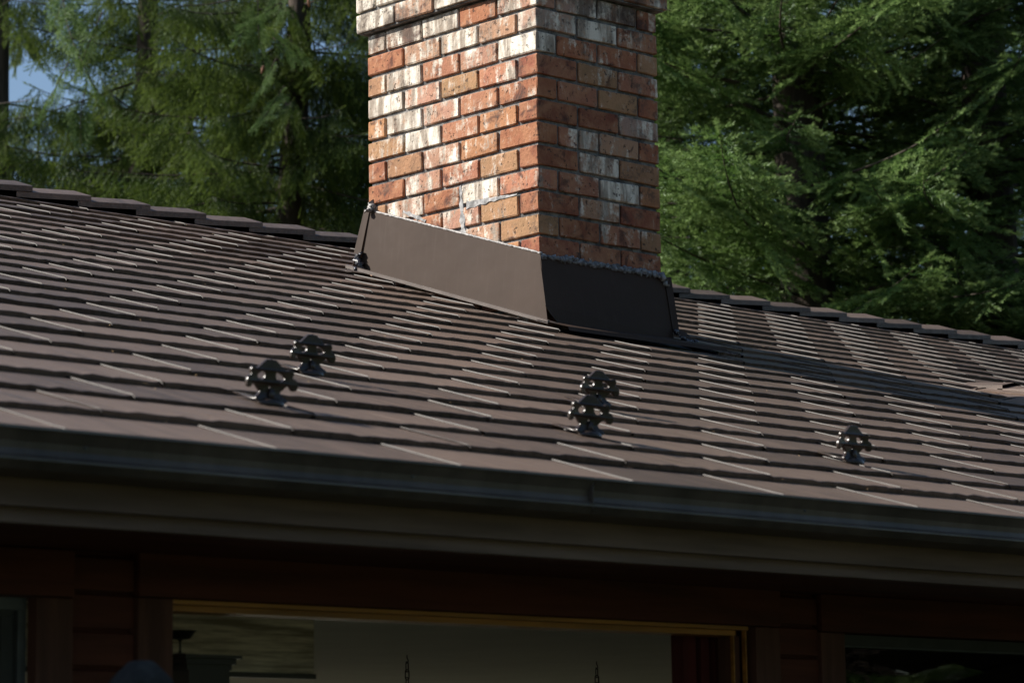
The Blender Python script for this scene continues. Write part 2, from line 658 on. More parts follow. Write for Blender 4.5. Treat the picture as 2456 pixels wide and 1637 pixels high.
RC = ridge_cap_mesh()
zcap = ZP + SLOPE * RIDGE + .034
x = -.39 - .28 * 29
while x < XR:
    o = link("ridge_cap", RC, roof)
    o.matrix_local = RMI @ HI @ Matrix.Translation((x + R(-.006, .006), RIDGE - .02 + R(-.003, .003), zcap + R(-.002, .002))) @ Matrix.Rotation(R(-.006, .006), 4, 'Z')
    x += .280
# underside filler so no light shows below the caps
fbm = MB()
fbm.prism([(RIDGE - .12, zcap - .078), (RIDGE - .02, zcap - .022), (RIDGE + .06, zcap - .078)], XL, XR)
hpart(fbm, "ridge_batten", M['deck'])

# ---- cross gable at the right edge of the view
cg = MB()
rx, ry0, ry1 = 2.20, -.12, -5.0
zc = ZP + SLOPE * ry0 - .004
k, GD = .22, .19


def gzr(y):
    return zc + GD * (y - ry0)


def cgz(x, y):
    return gzr(y) - k * abs(x - rx)


def valley(y, s):
    """x where the gable plane meets the main roof plane"""
    return rx + s * ((SLOPE - GD) * (ry0 - y)) / k


for s in (-1, 1):
    ys = [ry0 - i * (ry0 - EAVE) / 12 for i in range(13)]
    for i in range(12):
        a, b = ys[i], ys[i + 1]
        xa, xb = valley(a, s), valley(b, s)
        cg.add([(rx, a, gzr(a) + .014), (rx, b, gzr(b) + .014), (xb, b, cgz(xb, b) + .014), (xa, a, cgz(xa, a) + .014)], [(0, 1, 2, 3)])
    xb = valley(EAVE, s)
    cg.add([(rx, EAVE, gzr(EAVE) + .014), (rx, ry1, gzr(ry1) + .014), (xb, ry1, cgz(xb, ry1) + .014), (xb, EAVE, cgz(xb, EAVE) + .014)], [(0, 1, 2, 3)])
hpart(cg, "cross_gable_roof", M['ridge'])
dmax = (SLOPE - GD) * (ry0 - EAVE) / k
gf = MB()
for sd in (-1, 1):
    upv = Vector((-sd, 0, k)).normalized()
    along = Vector((0, sd, GD * sd)).normalized()
    nrm = along.cross(upv).normalized()
    upv = nrm.cross(along)
    row = 0
    dd = dmax + .2
    while dd > .02:
        tt = .12 + (row % 2) * SW / 2
        while tt < ry0 - ry1:
            y_ = ry0 - tt
            base = Vector((rx + sd * dd, y_, gzr(y_) - k * dd + .010))
            me = SH[rng.randrange(10)]
            b0 = len(gf.v)
            gf.v += [tuple(base + along * v.co.x + upv * min(v.co.y, dd - .004) + nrm * v.co.z) for v in me.vertices]
            for p in me.polygons:
                gf.f.append(tuple(b0 + q for q in p.vertices))
                gf.m.append(p.material_index)
            tt += SW
        dd -= EXPO
        row += 1
gf = link("gable_shingle_field", gf.mesh("gable_shingle_field", [M['roof'], M['rib']], fix=False), house)
gf.matrix_local = HI.copy()
gf['kind'] = 'stuff'
for i in range(14):
    y0 = ry0 + .02 - i * .20
    cb = MB()
    hw = .075
    vs = []
    for y, up in ((y0, .020 + gzr(y0) - zc), (y0 - .225, .036 + gzr(y0 - .225) - zc)):
        d = hw * k
        prof = [(rx - hw, zc + up - d - .022), (rx - hw, zc + up - d), (rx, zc + up), (rx + hw, zc + up - d), (rx + hw, zc + up - d - .022),
                (rx + hw - .003, zc + up - d - .004), (rx, zc + up - .006), (rx - hw + .003, zc + up - d - .004)]
        vs += [(a, y, z) for a, z in prof]
    cb.add(vs, [(j, (j + 1) % 8, 8 + (j + 1) % 8, 8 + j) for j in range(8)] + [(0, 1, 2, 6, 7), (2, 3, 4, 5, 6)])
    o = hpart(cb, "gable_ridge_cap", M['ridge'])

# ---- eave: gutter, fascia, soffit
g = MB()
gp = [(-3.160, -2.1315), (-3.166, -2.1325), (-3.168, -2.137), (-3.164, -2.142), (-3.154, -2.158), (-3.152, -2.170), (-3.155, -2.180), (-3.163, -2.187), (-3.163, -2.190), (-3.150, -2.204), (-3.045, -2.206),
      (-3.045, -2.150), (-3.049, -2.150), (-3.049, -2.201), (-3.147, -2.199), (-3.158, -2.187), (-3.150, -2.178), (-3.148, -2.165), (-3.152, -2.142)]
g.prism(gp, XL, -2.833)
g.prism(gp, -2.830, XR)
g.v = [(x_, y_, z_ - .005) for x_, y_, z_ in g.v]
gut = hpart(g, "gutter", M['gutter'])
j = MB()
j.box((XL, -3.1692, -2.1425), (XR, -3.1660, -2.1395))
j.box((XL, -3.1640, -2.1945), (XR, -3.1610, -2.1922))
j.build("edge_highlight", M['bead_highlight'], gut)  # thin pale strips added as the highlight on lip and crease
j = MB()
j.box((-2.838, -3.1645, -2.200), (-2.836, -3.150, -2.141))
j.build("gutter_joint", M['gutter'], gut)
for xx in (-4.04, -3.3, -2.2, -1.2, -.2):
    sc = MB()
    sc.lathe([(.003, 0), (.003, .002), (.001, .003)], (0, 0, 0), 8)
    o = sc.build("gutter_screw", M['frame_grey'], gut)
    o.location = (xx, -3.1535, -2.166)
    o.rotation_euler = (math.pi / 2, 0, 0)
f = MB()
f.box((XL, -3.040, -2.258), (XR, -3.015, -2.140))
hpart(f, "fascia", M['fascia'])
f = MB()
f.box((XL, -3.008, -2.284), (XR, -2.985, -2.250))
hpart(f, "fascia_trim", M['fascia'])
f = MB()
f.box((XL, -2.984, -2.268), (XR, -2.46, -2.250))
hpart(f, "soffit", M['red_wood'])
f = MB()
f.box((XL, -3.012, -2.150), (XR, -2.46, -2.140))
hpart(f, "eave_filler", M['deck'])
f = MB()
f.box((XL, -2.485, -2.268 - .030), (XR, -2.455, -2.2685))
YW = -2.45

# ---- front wall: boards are sub-parts of the wall
wall = empty("wall")
wall.parent = house
wall.matrix_local = HI.copy()


def board(x0, x1, z0, z1, name="siding_board"):
    b = MB()
    y0, t = YW, .018
    gz = .006
    b.prism([(y0, z0), (y0 - t - .004, z0), (y0 - t - .004, z1 - gz - .006), (y0 - t + .004, z1 - gz), (y0 - .006, z1 - gz), (y0 - .006, z1), (y0, z1)], x0, x1)
    return b.build(name, M['red_wood'], wall)


zt = -2.2705
while zt > GROUND + .1:
    zb = zt - .0745
    tall = zt > GROUND + 1.0
    spans = [(XL, -6.2), (-3.604, -3.452), (-1.552, -1.402), (1.0, XR)] if tall else [(XL, -3.452), (-1.552, XR)]
    for a, b in spans:
        board(a, b, zb, zt)
    zt = zb
b = MB()
for a, c, z0, z1 in ((XL, -6.2, GROUND, -2.27), (-3.60, -3.45, GROUND, -2.27), (-1.55, -1.40, GROUND, -2.27), (1.0, XR, GROUND, -2.27), (-6.2, -3.60, GROUND, GROUND + 1.0), (-1.40, 1.0, GROUND, GROUND + 1.0)):
    b.box((a, YW, z0), (c, YW + .12, z1))
b.box((XL, YW, -2.27), (XR, YW + .12, -1.95))
b.box((-6.2, YW, -2.36), (-3.6, YW + .12, -2.2702))
b.box((-3.45, YW, -2.36), (-1.55, YW + .12, -2.2702))
b.box((-1.4, YW, -2.36), (1.0, YW + .12, -2.2702))
for a, c in ((XL, -6.0), (-3.6, -3.4), (-1.0, -.8), (1.6, XR)):  # wide unseen openings, added so sun and bounce brighten the ceiling
    b.box((a, BACKW - .75, GROUND), (c, BACKW - .6, -1.9))
b.box((-6.0, BACKW - .75, -2.33), (1.6, BACKW - .6, -1.9))
b.box((XL, YW + .12, GROUND), (XL + .15, BACKW - .75, -1.9))
b.box((XR - .15, YW + .12, GROUND), (XR, BACKW - .75, -1.9))
hpart(b, "wall_core", M['red_wood'])
b = MB()
b.box((XL + .2, YW + .13, -2.315), (XR - .2, BACKW - .8, -2.295))
hpart(b, "ceiling", M['plaster'])
b = MB()
b.box((XL + .2, YW + .13, GROUND + .15), (XR - .2, BACKW - .8, GROUND + .2))
hpart(b, "interior_floor", M['floor'])
b = MB()
b.box((-6.3, YW + .13, GROUND + .2), (-6.2, BACKW - .8, -2.316))
b.box((1.7, YW + .13, GROUND + .2), (1.8, BACKW - .8, -2.316))
hpart(b, "interior_wall", M['plaster'])


def window(x0, x1, z0, zh, header_x, jw, frame_rows, pane_x, label=None):
    w = empty("window")
    w.parent = house
    w.matrix_local = HI.copy()
    hb = MB()
    hb.box((header_x[0], YW - .038, zh), (header_x[1], YW - .0245, zh + .092))
    hb.box((header_x[0] + .004, YW - .0245, zh + .002), (header_x[1] - .004, YW - .001, zh + .090))
    hb.build("header_trim", M['red_wood'], w, bevel=.002)
    for a, b_ in ((header_x[0], header_x[0] + jw), (header_x[1] - jw, header_x[1])):
        t = MB()
        t.box((a, YW - .034, z0), (b_, YW - .001, zh - .002))
        t.build("side_trim", M['red_post'], w, bevel=.002)
    return w


# left window (mostly outside the picture)
w1 = window(-6.0, -3.70, -3.4, -2.363, (-6.1, -3.605), .086, 2, 0)
b = MB()
b.box((-6.0, YW - .005, -2.390), (-3.695, YW + .03, -2.366))
b.box((-3.715, YW - .005, -3.4), (-3.6955, YW + .03, -2.3905))
b.build("frame", M['frame_grey'], w1)
b = MB()
b.box((-5.99, YW + .004, -2.402), (-3.7155, YW + .028, -2.3905))
b.box((-3.748, YW + .004, -3.4), (-3.7155, YW + .028, -2.4025))
b.build("sash", M['frame'], w1)
b = MB()
b.box((-5.99, YW + .014, -3.4), (-3.7485, YW + .019, -2.4025))
b.build("pane", M['glass'], w1)

# middle opening
w2 = window(0, 0, GROUND + .2, -2.355, (-3.450, -1.552), .086, 0, 0)
b = MB()
b.box((-3.364, YW - .030, -2.366), (-1.66, YW - .012, -2.3575))
b.box((-3.364, YW - .011, -2.379), (-1.685, YW + .06, -2.3665))
b.build("head_lining", M['amber'], w2)
b = MB()
b.box((-1.688, YW - .006, GROUND + .2), (-1.6845, YW + .004, -2.3795))
b.box((-1.660, YW - .02, GROUND + .2), (-1.6565, YW - .008, -2.3575))
b.build("jamb_bead", M['amber'], w2)
b = MB()
b.box((-1.6835, YW + .0, GROUND + .2), (-1.6605, YW + .05, -2.3795))
b.build("jamb_board", M['red_post'], w2)
b = MB()
b.box((-1.655, YW + .03, GROUND + .2), (-1.639, YW + .05, -2.36))
b.build("dark_reveal", M['frame'], w2)
b = MB()
for a, c in ((-1.783, -1.739), (-1.721, -1.693), (-1.675, -1.580)):
    b.box((a, YW + .07, GROUND + .2), (c, YW + .11, -2.316))
b.build("door_stile", M['curtain'], w2)
b = MB()
b.box((-1.7385, YW + .09, GROUND + .2), (-1.7215, YW + .11, -2.316))
b.box((-1.6925, YW + .09, GROUND + .2), (-1.6755, YW + .11, -2.316))
b.build("door_gap", M['frame'], w2)

# right window
w3 = window(0, 0, -3.4, -2.361, (-1.402, .95), .088, 0, 0)
b = MB()
b.box((-1.313, YW - .008, -2.391), (.86, YW + .03, -2.3635))
b.build("frame", M['frame'], w3)
b = MB()
b.box((-1.313, YW - .012, -2.3945), (.86, YW + .02, -2.3915))
b.build("glazing_bead", M['frame_grey'], w3)
b = MB()
b.box((-1.313, YW + .010, -3.4), (.86, YW + .015, -2.395))
b.build("pane", M['glass'], w3)
b = MB()
b.box((-1.40, YW + .16, -3.6), (1.0, YW + .17, -2.317))
o = b.build("pane_backing", M['frame'], w3)  # dark flat sheet behind the right pane

# ---- things inside the opening
b = MB()
b.add([(-4.2, -1.988, -2.470), (-2.602, -1.988, -2.470), (-2.602, -1.988, -2.316), (-4.2, -1.988, -2.316)], [(0, 1, 2, 3)])
reflection = tag(b.build("reflection_panel", M['reflection']), "added pale streaked sheet of painted glass reflections behind the left half of the middle window", "reflection")  # sheet added to carry the painted glass reflections
c = MB()
c.box((-4.2, -1.996, -2.482), (-2.602, -1.980, -2.4705))
c.build("reflection_bottom_bar", M['dark_wood'], reflection)
hutch = tag(empty("cabinet", (-3.06, -2.15, GROUND + .2)), "dark cabinet with stepped moulded top just inside the middle window", "cabinet")
b = MB()
b.box((-.054, -.05, 0), (.054, .05, 1.72))
b.build("carcass", M['dark_wood'], hutch)
b = MB()
for hw, z0, z1 in ((.060, 1.72, 1.732), (.067, 1.732, 1.744), (.076, 1.744, 1.752)):
    b.box((-hw, -hw + .01, z0), (hw, hw - .01, z1))
b.build("cornice", M['dark_wood'], hutch)
lamp = tag(empty("candle_stand", (-3.102, -2.15, GROUND + .2 + 1.752)), "black bowl-topped candle stand on the dark cabinet", "candle stand")
b = MB()
b.lathe([(.018, 0), (.018, .003), (.004, .006), (.0022, .012), (.0022, .030), (.006, .034)], (0, 0, 0), 12)
b.build("stem", M['iron'], lamp)
b = MB()
b.lathe([(.006, .034), (.022, .036), (.034, .052), (.037, .053), (.031, .052), (.012, .040)], (0, 0, 0), 20)
b.build("bowl", M['iron'], lamp)
post = tag(empty("stone_post", (-4.060, -3.35, GROUND - .006)), "rough pale stone post outside beside the middle window", "stone post")
b = MB()
b.box((-.030, -.030, 0), (.030, .030, 1.80))
b.build("shaft", M['stone'], post, bevel=.01)
b = MB()
b.add([(-.040, -.040, 1.801), (.040, -.040, 1.801), (.040, .040, 1.801), (-.040, .040, 1.801), (-.040, -.040, 1.835), (.040, -.040, 1.835), (.040, .040, 1.835), (-.040, .040, 1.835),
       (-.016, -.016, 1.868), (.016, -.016, 1.868), (.016, .016, 1.868), (-.016, .016, 1.868)],
      [(3, 2, 1, 0), (0, 1, 5, 4), (1, 2, 6, 5), (2, 3, 7, 6), (3, 0, 4, 7), (4, 5, 9, 8), (5, 6, 10, 9), (6, 7, 11, 10), (7, 4, 8, 11), (8, 9, 10, 11)])
b.build("cap", M['stone'], post, bevel=.006)


def link_mesh():
    b = MB()
    a, r, t = .0065, .0090, .0019
    pts = []
    for i in range(9):
        an = math.pi * i / 8
        pts.append((a * math.cos(an), 0, r + a * math.sin(an)))
    for i in range(9):
        an = math.pi + math.pi * i / 8
        pts.append((a * math.cos(an), 0, -r + a * math.sin(an)))
    pts.append(pts[0])
    b.tube(pts, t, 6, cap=False)
    return b.mesh("chain_link", M['iron'], True)


LK = link_mesh()
for i, (cx, lab) in enumerate(((-1.045, "black chain hanging from the ceiling in the middle of the window, nearer the pale reflection panel"),
                               (-.245, "black chain hanging from the ceiling near the red door stiles"))):
    ch = tag(empty("hanging_chain", (cx, -.5, -2.315)), lab, "chain", "chains hanging from the ceiling")
    b = MB()
    b.tube([(0, 0, 0), (0, 0, -.010), (.004, 0, -.014), (.005, 0, -.02), (0, 0, -.025), (-.005, 0, -.02)], .0017, 6)
    b.build("hook", M['iron'], ch, True)
    for n in range(11):
        o = link("chain_link", LK, ch)
        o.location = (0, 0, -.036 - n * .0235)
        o.rotation_euler = (0, 0, .3 + (n % 2) * math.pi / 2)

# ------------------------------------------------------------------ brick chimney
chim = tag(empty("brick_chimney", (0, 0, 0)), "square chimney of weathered red and whitewashed bricks with a projecting top", "chimney")
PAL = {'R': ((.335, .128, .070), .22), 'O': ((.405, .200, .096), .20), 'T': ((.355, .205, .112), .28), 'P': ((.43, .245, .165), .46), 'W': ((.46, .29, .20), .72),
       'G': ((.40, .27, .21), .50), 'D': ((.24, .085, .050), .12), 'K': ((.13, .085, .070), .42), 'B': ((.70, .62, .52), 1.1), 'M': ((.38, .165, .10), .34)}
# per course, from the near corner: left face then right face
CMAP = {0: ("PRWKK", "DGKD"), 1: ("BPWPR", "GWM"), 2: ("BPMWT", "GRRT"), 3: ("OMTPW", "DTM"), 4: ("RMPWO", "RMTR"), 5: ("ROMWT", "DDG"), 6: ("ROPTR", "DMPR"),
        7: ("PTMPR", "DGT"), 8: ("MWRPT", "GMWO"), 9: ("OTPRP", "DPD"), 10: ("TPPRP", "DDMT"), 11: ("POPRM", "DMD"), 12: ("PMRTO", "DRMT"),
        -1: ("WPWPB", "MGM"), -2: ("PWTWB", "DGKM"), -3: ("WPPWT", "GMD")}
BM = {}


def brick_mesh(lx, ly, seed):
    key = (round(lx, 4), round(ly, 4), seed)
    if key in BM:
        return BM[key]
    q = random.Random(hash(key) & 0xffff)
    bm = bmesh.new()
    bmesh.ops.create_cube(bm, size=1)
    for v in bm.verts:
        v.co.x *= lx
        v.co.y *= ly
        v.co.z *= CH - .0130
    bmesh.ops.bevel(bm, geom=list(bm.edges), offset=.0030, segments=1, affect='EDGES')
    for v in bm.verts:
        v.co.x += q.uniform(-.0014, .0014)
        v.co.y += q.uniform(-.0014, .0014)
        v.co.z += q.uniform(-.0016, .0016)
    me = bpy.data.meshes.new("brick")
    bm.to_mesh(me)
    bm.free()
    me.materials.append(M['brick'])
    BM[key] = me
    return me


def put_brick(cx, cy, cz, lx, ly, code):
    me = brick_mesh(lx, ly, rng.randrange(4))
    o = link("brick", me, chim)
    o.location = (cx + R(-.0008, .0008), cy + R(-.0008, .0008), cz + R(-.001, .001))
    o.rotation_euler = (R(-.005, .005), R(-.005, .005), R(-.004, .004) + (0 if R(0, 1) < .5 else math.pi))
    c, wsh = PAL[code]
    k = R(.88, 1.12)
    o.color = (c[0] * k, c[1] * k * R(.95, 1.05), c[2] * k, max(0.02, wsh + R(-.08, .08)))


J = .0120
for c in range(-6, 15):
    ex = .030 if c <= -1 else 0.0
    x0, y0 = -ex, -ex
    lx, ly = WR + 2 * ex, WL + 2 * ex
    u, v = lx / 3.0, ly / 4.5
    zc_ = -(c - .5) * CH
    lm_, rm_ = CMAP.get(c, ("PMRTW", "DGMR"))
    A = (c % 2 == 1)
    dx, dy = u / 2 - J, v / 2 - J          # half-brick depths measured from the faces
    # bricks as rectangles in plan: list of (xa, xb, ya, yb, code)
    rect = []
    if A:
        # right (y=0) face: three stretchers; left face: header end of the first, then four stretchers
        for i in range(3):
            rect.append((i * u, (i + 1) * u, 0, v / 2, rm_[i % len(rm_)] if i else lm_[0] if False else rm_[0]))
        for i in range(4):
            rect.append((0, u / 2, v / 2 + i * v, v / 2 + (i + 1) * v, lm_[min(i + 1, len(lm_) - 1)]))
        for i in range(3):
            a = u / 2 + i * u
            rect.append((a, min(a + u, 3 * u), 4 * v, 4.5 * v, rng.choice("RPTWD")))
        for i in range(4):
            if i == 3:
                rect.append((2.5 * u, 3 * u, v / 2 + 3 * v, 4 * v, rng.choice("RPTWD")))
            else:
                rect.append((2.5 * u, 3 * u, v / 2 + i * v, v / 2 + (i + 1) * v, rng.choice("RPTWD")))
    else:
        for i in range(4):
            rect.append((0, u / 2, i * v, (i + 1) * v, lm_[i]))
        rect.append((0, u, 4 * v, 4.5 * v, lm_[4]))
        rect.append((u, 2 * u, 4 * v, 4.5 * v, rng.choice("RPTWD")))
        rect.append((2 * u, 3 * u, 4 * v, 4.5 * v, rng.choice("RPTWD")))
        if c == 6:
            rect += [(u / 2, u, 0, v / 2, 'M'), (u, 1.5 * u, 0, v / 2, 'G'), (1.5 * u, 2.5 * u, 0, v / 2, 'P')]
        else:
            for i in range(2):
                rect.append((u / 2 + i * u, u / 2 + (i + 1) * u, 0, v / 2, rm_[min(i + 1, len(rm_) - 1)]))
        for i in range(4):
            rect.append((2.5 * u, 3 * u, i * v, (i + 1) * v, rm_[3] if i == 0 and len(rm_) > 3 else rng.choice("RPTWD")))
    for xa, xb, ya, yb, code in rect:
        # joints are taken from the inner sides only, so the outer faces stay flush
        def cut(a, b, lo, hi):
            return (a + (0 if abs(a - lo) < 1e-6 else J / 2), b - (0 if abs(b - hi) < 1e-6 else J / 2))
        a, b_ = cut(xa, xb, 0, 3 * u)
        e, f_ = cut(ya, yb, 0, 4.5 * v)
        put_brick(x0 + (a + b_) / 2, y0 + (e + f_) / 2, zc_, b_ - a, f_ - e, code)
b = MB()
b.box((.0105, .0105, -1.30), (WR - .0105, WL - .0105, CH + .001))
b.box((-.030 + .0105, -.030 + .0105, CH + .0015), (WR + .0195, WL + .0195, CH * 7 - .002))
b.build("mortar", M['mortar'], chim)
b = MB()
b.box((-.06, -.06, CH * 7), (WR + .06, WL + .06, CH * 7 + .07))
b.build("cap", M['concrete'], chim, bevel=.012)
# pale mortar smeared over the cracked joints of the sunlit face


def smear(pts, wd, seed):
    q = random.Random(seed)
    mb = MB()
    vs = []
    n = len(pts)
    for i, (y, z) in enumerate(pts):
        a = pts[min(i + 1, n - 1)]
        b0 = pts[max(i - 1, 0)]
        d = Vector((a[0] - b0[0], a[1] - b0[1])).normalized()
        p = Vector((-d.y, d.x))
        w = wd[i] * q.uniform(.7, 1.3)
        for s, xx in ((-1.5, .005), (-.9, -.0015), (.9, -.0018), (1.5, .005)):
            vs.append((xx + q.uniform(-.0012, .0012), y + p.x * w * s + q.uniform(-.002, .002), z + p.y * w * s + q.uniform(-.002, .002)))
    fs = []
    for i in range(n - 1):
        for k in range(3):
            fs.append((i * 4 + k, i * 4 + k + 1, (i + 1) * 4 + k + 1, (i + 1) * 4 + k))
    mb.add(vs, fs)
    return mb


def poly(p0, p1, n):
    return [(p0[0] + (p1[0] - p0[0]) * i / n, p0[1] + (p1[1] - p0[1]) * i / n) for i in range(n + 1)]


s1 = smear(poly((.408, -.575), (.392, -.775), 14), [.006 + .005 * math.sin(i * .9) ** 2 + (.004 if i > 6 else 0) for i in range(15)], 1)
s1.build("mortar_smear", M['smear'], chim)
s2 = smear(poly((.375, -.652), (.11, -.655), 18), [max(.002, .014 - .0007 * i) for i in range(19)], 2)
s2.build("mortar_smear", M['smear'], chim)
s3 = smear(poly((.72, -.62), (.60, -.675), 8), [.004 + .002 * (i % 3) for i in range(9)], 4)
s3.build("mortar_smear", M['smear'], chim)

# ------------------------------------------------------------------ flashing
fl = tag(empty("chimney_flashing", (0, 0, -1.14)), "brown sheet metal flashing wrapped round the foot of the brick chimney", "flashing")
FI = Matrix.Translation((0, 0, 1.14))


def fpart(mb, name, mat, smooth=False, bevel=0):
    o = mb.build(name, mat, fl, smooth, bevel)
    o.matrix_local = FI.copy()
    return o


def zt_(y):
    return -.883 + SLOPE * y


def rz(y):
    return ZP + .0098 + SLOPE * y


TH = .0012
# side panel facing the sun: flares outward to the roof
b = MB()
ya, yb_ = -.012, .905
P = [(-.006, ya, zt_(ya)), (-.006, yb_, zt_(yb_)), (-.030, .935, rz(.935) + .016), (-.030, -.068, rz(-.068) + .012)]
Q = [(x_ - TH, y, z) for x_, y, z in P]
b.add(P + Q, [(0, 1, 2, 3), (7, 6, 5, 4), (0, 3, 7, 4), (3, 2, 6, 7), (2, 1, 5, 6), (1, 0, 4, 5)])
fpart(b, "side_panel", M['flash'])
# roof flange along its foot with a hemmed edge
b = MB()
for y0, y1 in ((-.12, .96),):
    a = [(-.0305, y0, rz(y0) + .016), (-.0305, y1, rz(y1) + .017), (-.072, y1, rz(y1) + .015), (-.072, y0, rz(y0) + .015)]
    lo = [(x_, y, z - .004) for x_, y, z in a]
    b.add(a + lo, [(0, 1, 2, 3), (7, 6, 5, 4), (0, 3, 7, 4), (3, 2, 6, 7), (2, 1, 5, 6), (1, 0, 4, 5)])
    a = [(-.070, y0, rz(y0) + .022), (-.070, y1, rz(y1) + .022), (-.079, y1, rz(y1) + .020), (-.079, y0, rz(y0) + .020)]
    lo = [(x_, y, z - .012) for x_, y, z in a]
    b.add(a + lo, [(0, 1, 2, 3), (7, 6, 5, 4), (0, 3, 7, 4), (3, 2, 6, 7), (2, 1, 5, 6), (1, 0, 4, 5)])
fpart(b, "roof_flange", M['flange'])
# front panel in shade
b = MB()
zf = -.899
P = [(-.0075, -.007, zt_(-.007) - .002), (.60, -.007, zf - .004), (.628, -.064, rz(-.064) + .012), (-.004, -.072, rz(-.072) + .012), (-.029, -.040, -1.085)]
P = [(-.0078, -.007, -.890), (.604, -.007, -.905), (.590, -.064, rz(-.064) + .012), (.012, -.070, rz(-.070) + .012), (-.0315, -.060, -1.075)]
Q = [(x_, y - TH, z) for x_, y, z in P]
n = 5
b.add(P + Q, [(4, 3, 2, 1, 0), (5, 6, 7, 8, 9)] + [(i, (i + 1) % n, n + (i + 1) % n, n + i) for i in range(n)])
front = fpart(b, "front_panel", M['flash'])
b = MB()
b.tube([(-.0328, -.0612, -1.075), (-.012, -.0665, -1.105), (.013, -.0722, rz(-.07) + .013)], .0016, 5)
b.build("cut_edge", M['rib'], front)
# apron over the shingles below
b = MB()
ys = [-.066, -.14, -.225, -.232]
vs = []
for y, h in zip(ys, (.013, .015, .019, .006)):
    vs += [(-.085, y, rz(y) + h), (.69, y, rz(y) + h)]
b.add(vs, [(0, 1, 3, 2), (2, 3, 5, 4), (4, 5, 7, 6)])
fpart(b, "apron", M['flash'])
# far side panel, its flared front edge shows as a narrow strip
b = MB()
P = [(.6075, -.012, zf + .002), (.6075, .93, zt_(.93)), (.646, .955, rz(.955) + .012), (.622, -.060, rz(-.060) + .03), (.608, -.030, rz(-.03) + .10)]
Q = [(x_ + TH * 2, y, z) for x_, y, z in P]
b.add(P + Q, [(0, 1, 2, 3, 4), (9, 8, 7, 6, 5)] + [(i, (i + 1) % n, n + (i + 1) % n, n + i) for i in range(n)])
fpart(b, "far_side_panel", M['flash'])
b = MB()
P = [(.605, -.0095, zf), (.640, -.0085, zf + .004), (.617, -.068, rz(-.07) + .030), (.589, -.0655, rz(-.066) + .025)]
Q = [(x_, y - TH, z) for x_, y, z in P]
b.add(P + Q, [(0, 1, 2, 3), (7, 6, 5, 4), (0, 3, 7, 4), (3, 2, 6, 7), (2, 1, 5, 6), (1, 0, 4, 5)])
fpart(b, "corner_flange", M['flash'])
# back pan corner at the uphill end
b = MB()
P = [(-.0085, .902, zt_(.902) + .003), (-.0095, .930, zt_(.930) + .004), (-.034, .962, rz(.962) + .070), (-.0325, .932, rz(.932) + .050)]
Q = [(x_ - TH * 2, y, z) for x_, y, z in P]
b.add(P + Q, [(0, 1, 2, 3), (7, 6, 5, 4), (0, 3, 7, 4), (3, 2, 6, 7), (2, 1, 5, 6), (1, 0, 4, 5)])
fpart(b, "back_corner_flange", M['flash'])
b = MB()
P = [(.0, .935, zt_(.935)), (.62, .935, zt_(.935)), (.65, 1.00, rz(1.00) + .012), (-.012, 1.00, rz(1.00) + .012)]
Q = [(x_, y + .002, z + .002) for x_, y, z in P]
b.add(P + Q, [(0, 1, 2, 3), (7, 6, 5, 4), (0, 3, 7, 4), (3, 2, 6, 7), (2, 1, 5, 6), (1, 0, 4, 5)])
fpart(b, "back_panel", M['flash'])


def bead(path, n, r0, seed, jit=.5):
    q = random.Random(seed)
    pts, rad = [], []
    for i in range(n + 1):
        t = i / n * (len(path) - 1)
        k = min(int(t), len(path) - 2)
        p = Vector(path[k]).lerp(Vector(path[k + 1]), t - k)
        pts.append(p + Vector((q.uniform(-1, 1), q.uniform(-1, 1), q.uniform(-1, 1))) * r0 * jit * .5)
        rad.append(r0 * q.uniform(1 - jit, 1 + jit))
    return MB().tube(pts, rad, 6)


fpart(bead([(-.0045, -.014, zt_(-.014) + .004), (-.0045, .91, zt_(.91) + .004)], 90, .0046, 5, .3), "sealant_bead", M['sealant'], True)
fpart(bead([(-.004, -.009, zf + .006), (.60, -.009, zf + .002)], 90, .0085, 6, .75), "mortar_residue", M['gunk'], True)
fpart(bead([(.10, -.008, zf + .014), (.60, -.008, zf + .010)], 80, .0060, 16, .9), "mortar_residue", M['gunk'], True)
fpart(bead([(-.030, .905, zt_(.905) - .0), (-.008, .885, zt_(.885) + .012), (.002, .905, zt_(.905) + .03)], 16, .011, 7, .8), "sealant_lump", M['sealant'], True)
fpart(bead([(.575, -.014, zf - .002), (.600, -.012, zf - .006), (.606, -.02, zf - .03)], 14, .008, 8, .8), "sealant_lump", M['sealant'], True)
fpart(bead([(-.036, .925, rz(.925) + .072), (-.048, .935, rz(.935) + .045), (-.046, .90, rz(.90) + .02)], 18, .010, 9, .8), "tar_lump", M['tar'], True)
fpart(bead([(-.046, .905, rz(.905) + .016), (-.085, .90, rz(.9) + .014)], 10, .006, 10, .8), "tar_lump", M['tar'], True)
# crumpled boot at the downhill right corner
b = MB()
P = [(.588, -.069, rz(-.07) + .050), (.616, -.062, rz(-.06) + .045), (.650, -.085, rz(-.085) + .014), (.640, -.125, rz(-.125) + .018), (.596, -.12, rz(-.12) + .016)]
apx = (.622, -.088, rz(-.09) + .046)
b.add(P + [apx], [(0, 1, 5), (1, 2, 5), (2, 3, 5), (3, 4, 5), (4, 0, 5)])
fpart(b, "corner_boot", M['flash'])
fpart(bead([(.590, -.074, rz(-.07) + .045), (.594, -.10, rz(-.10) + .022), (.605, -.130, rz(-.13) + .014), (.648, -.128, rz(-.128) + .014)], 26, .0060, 12, .8), "tar_lump", M['tar'], True)

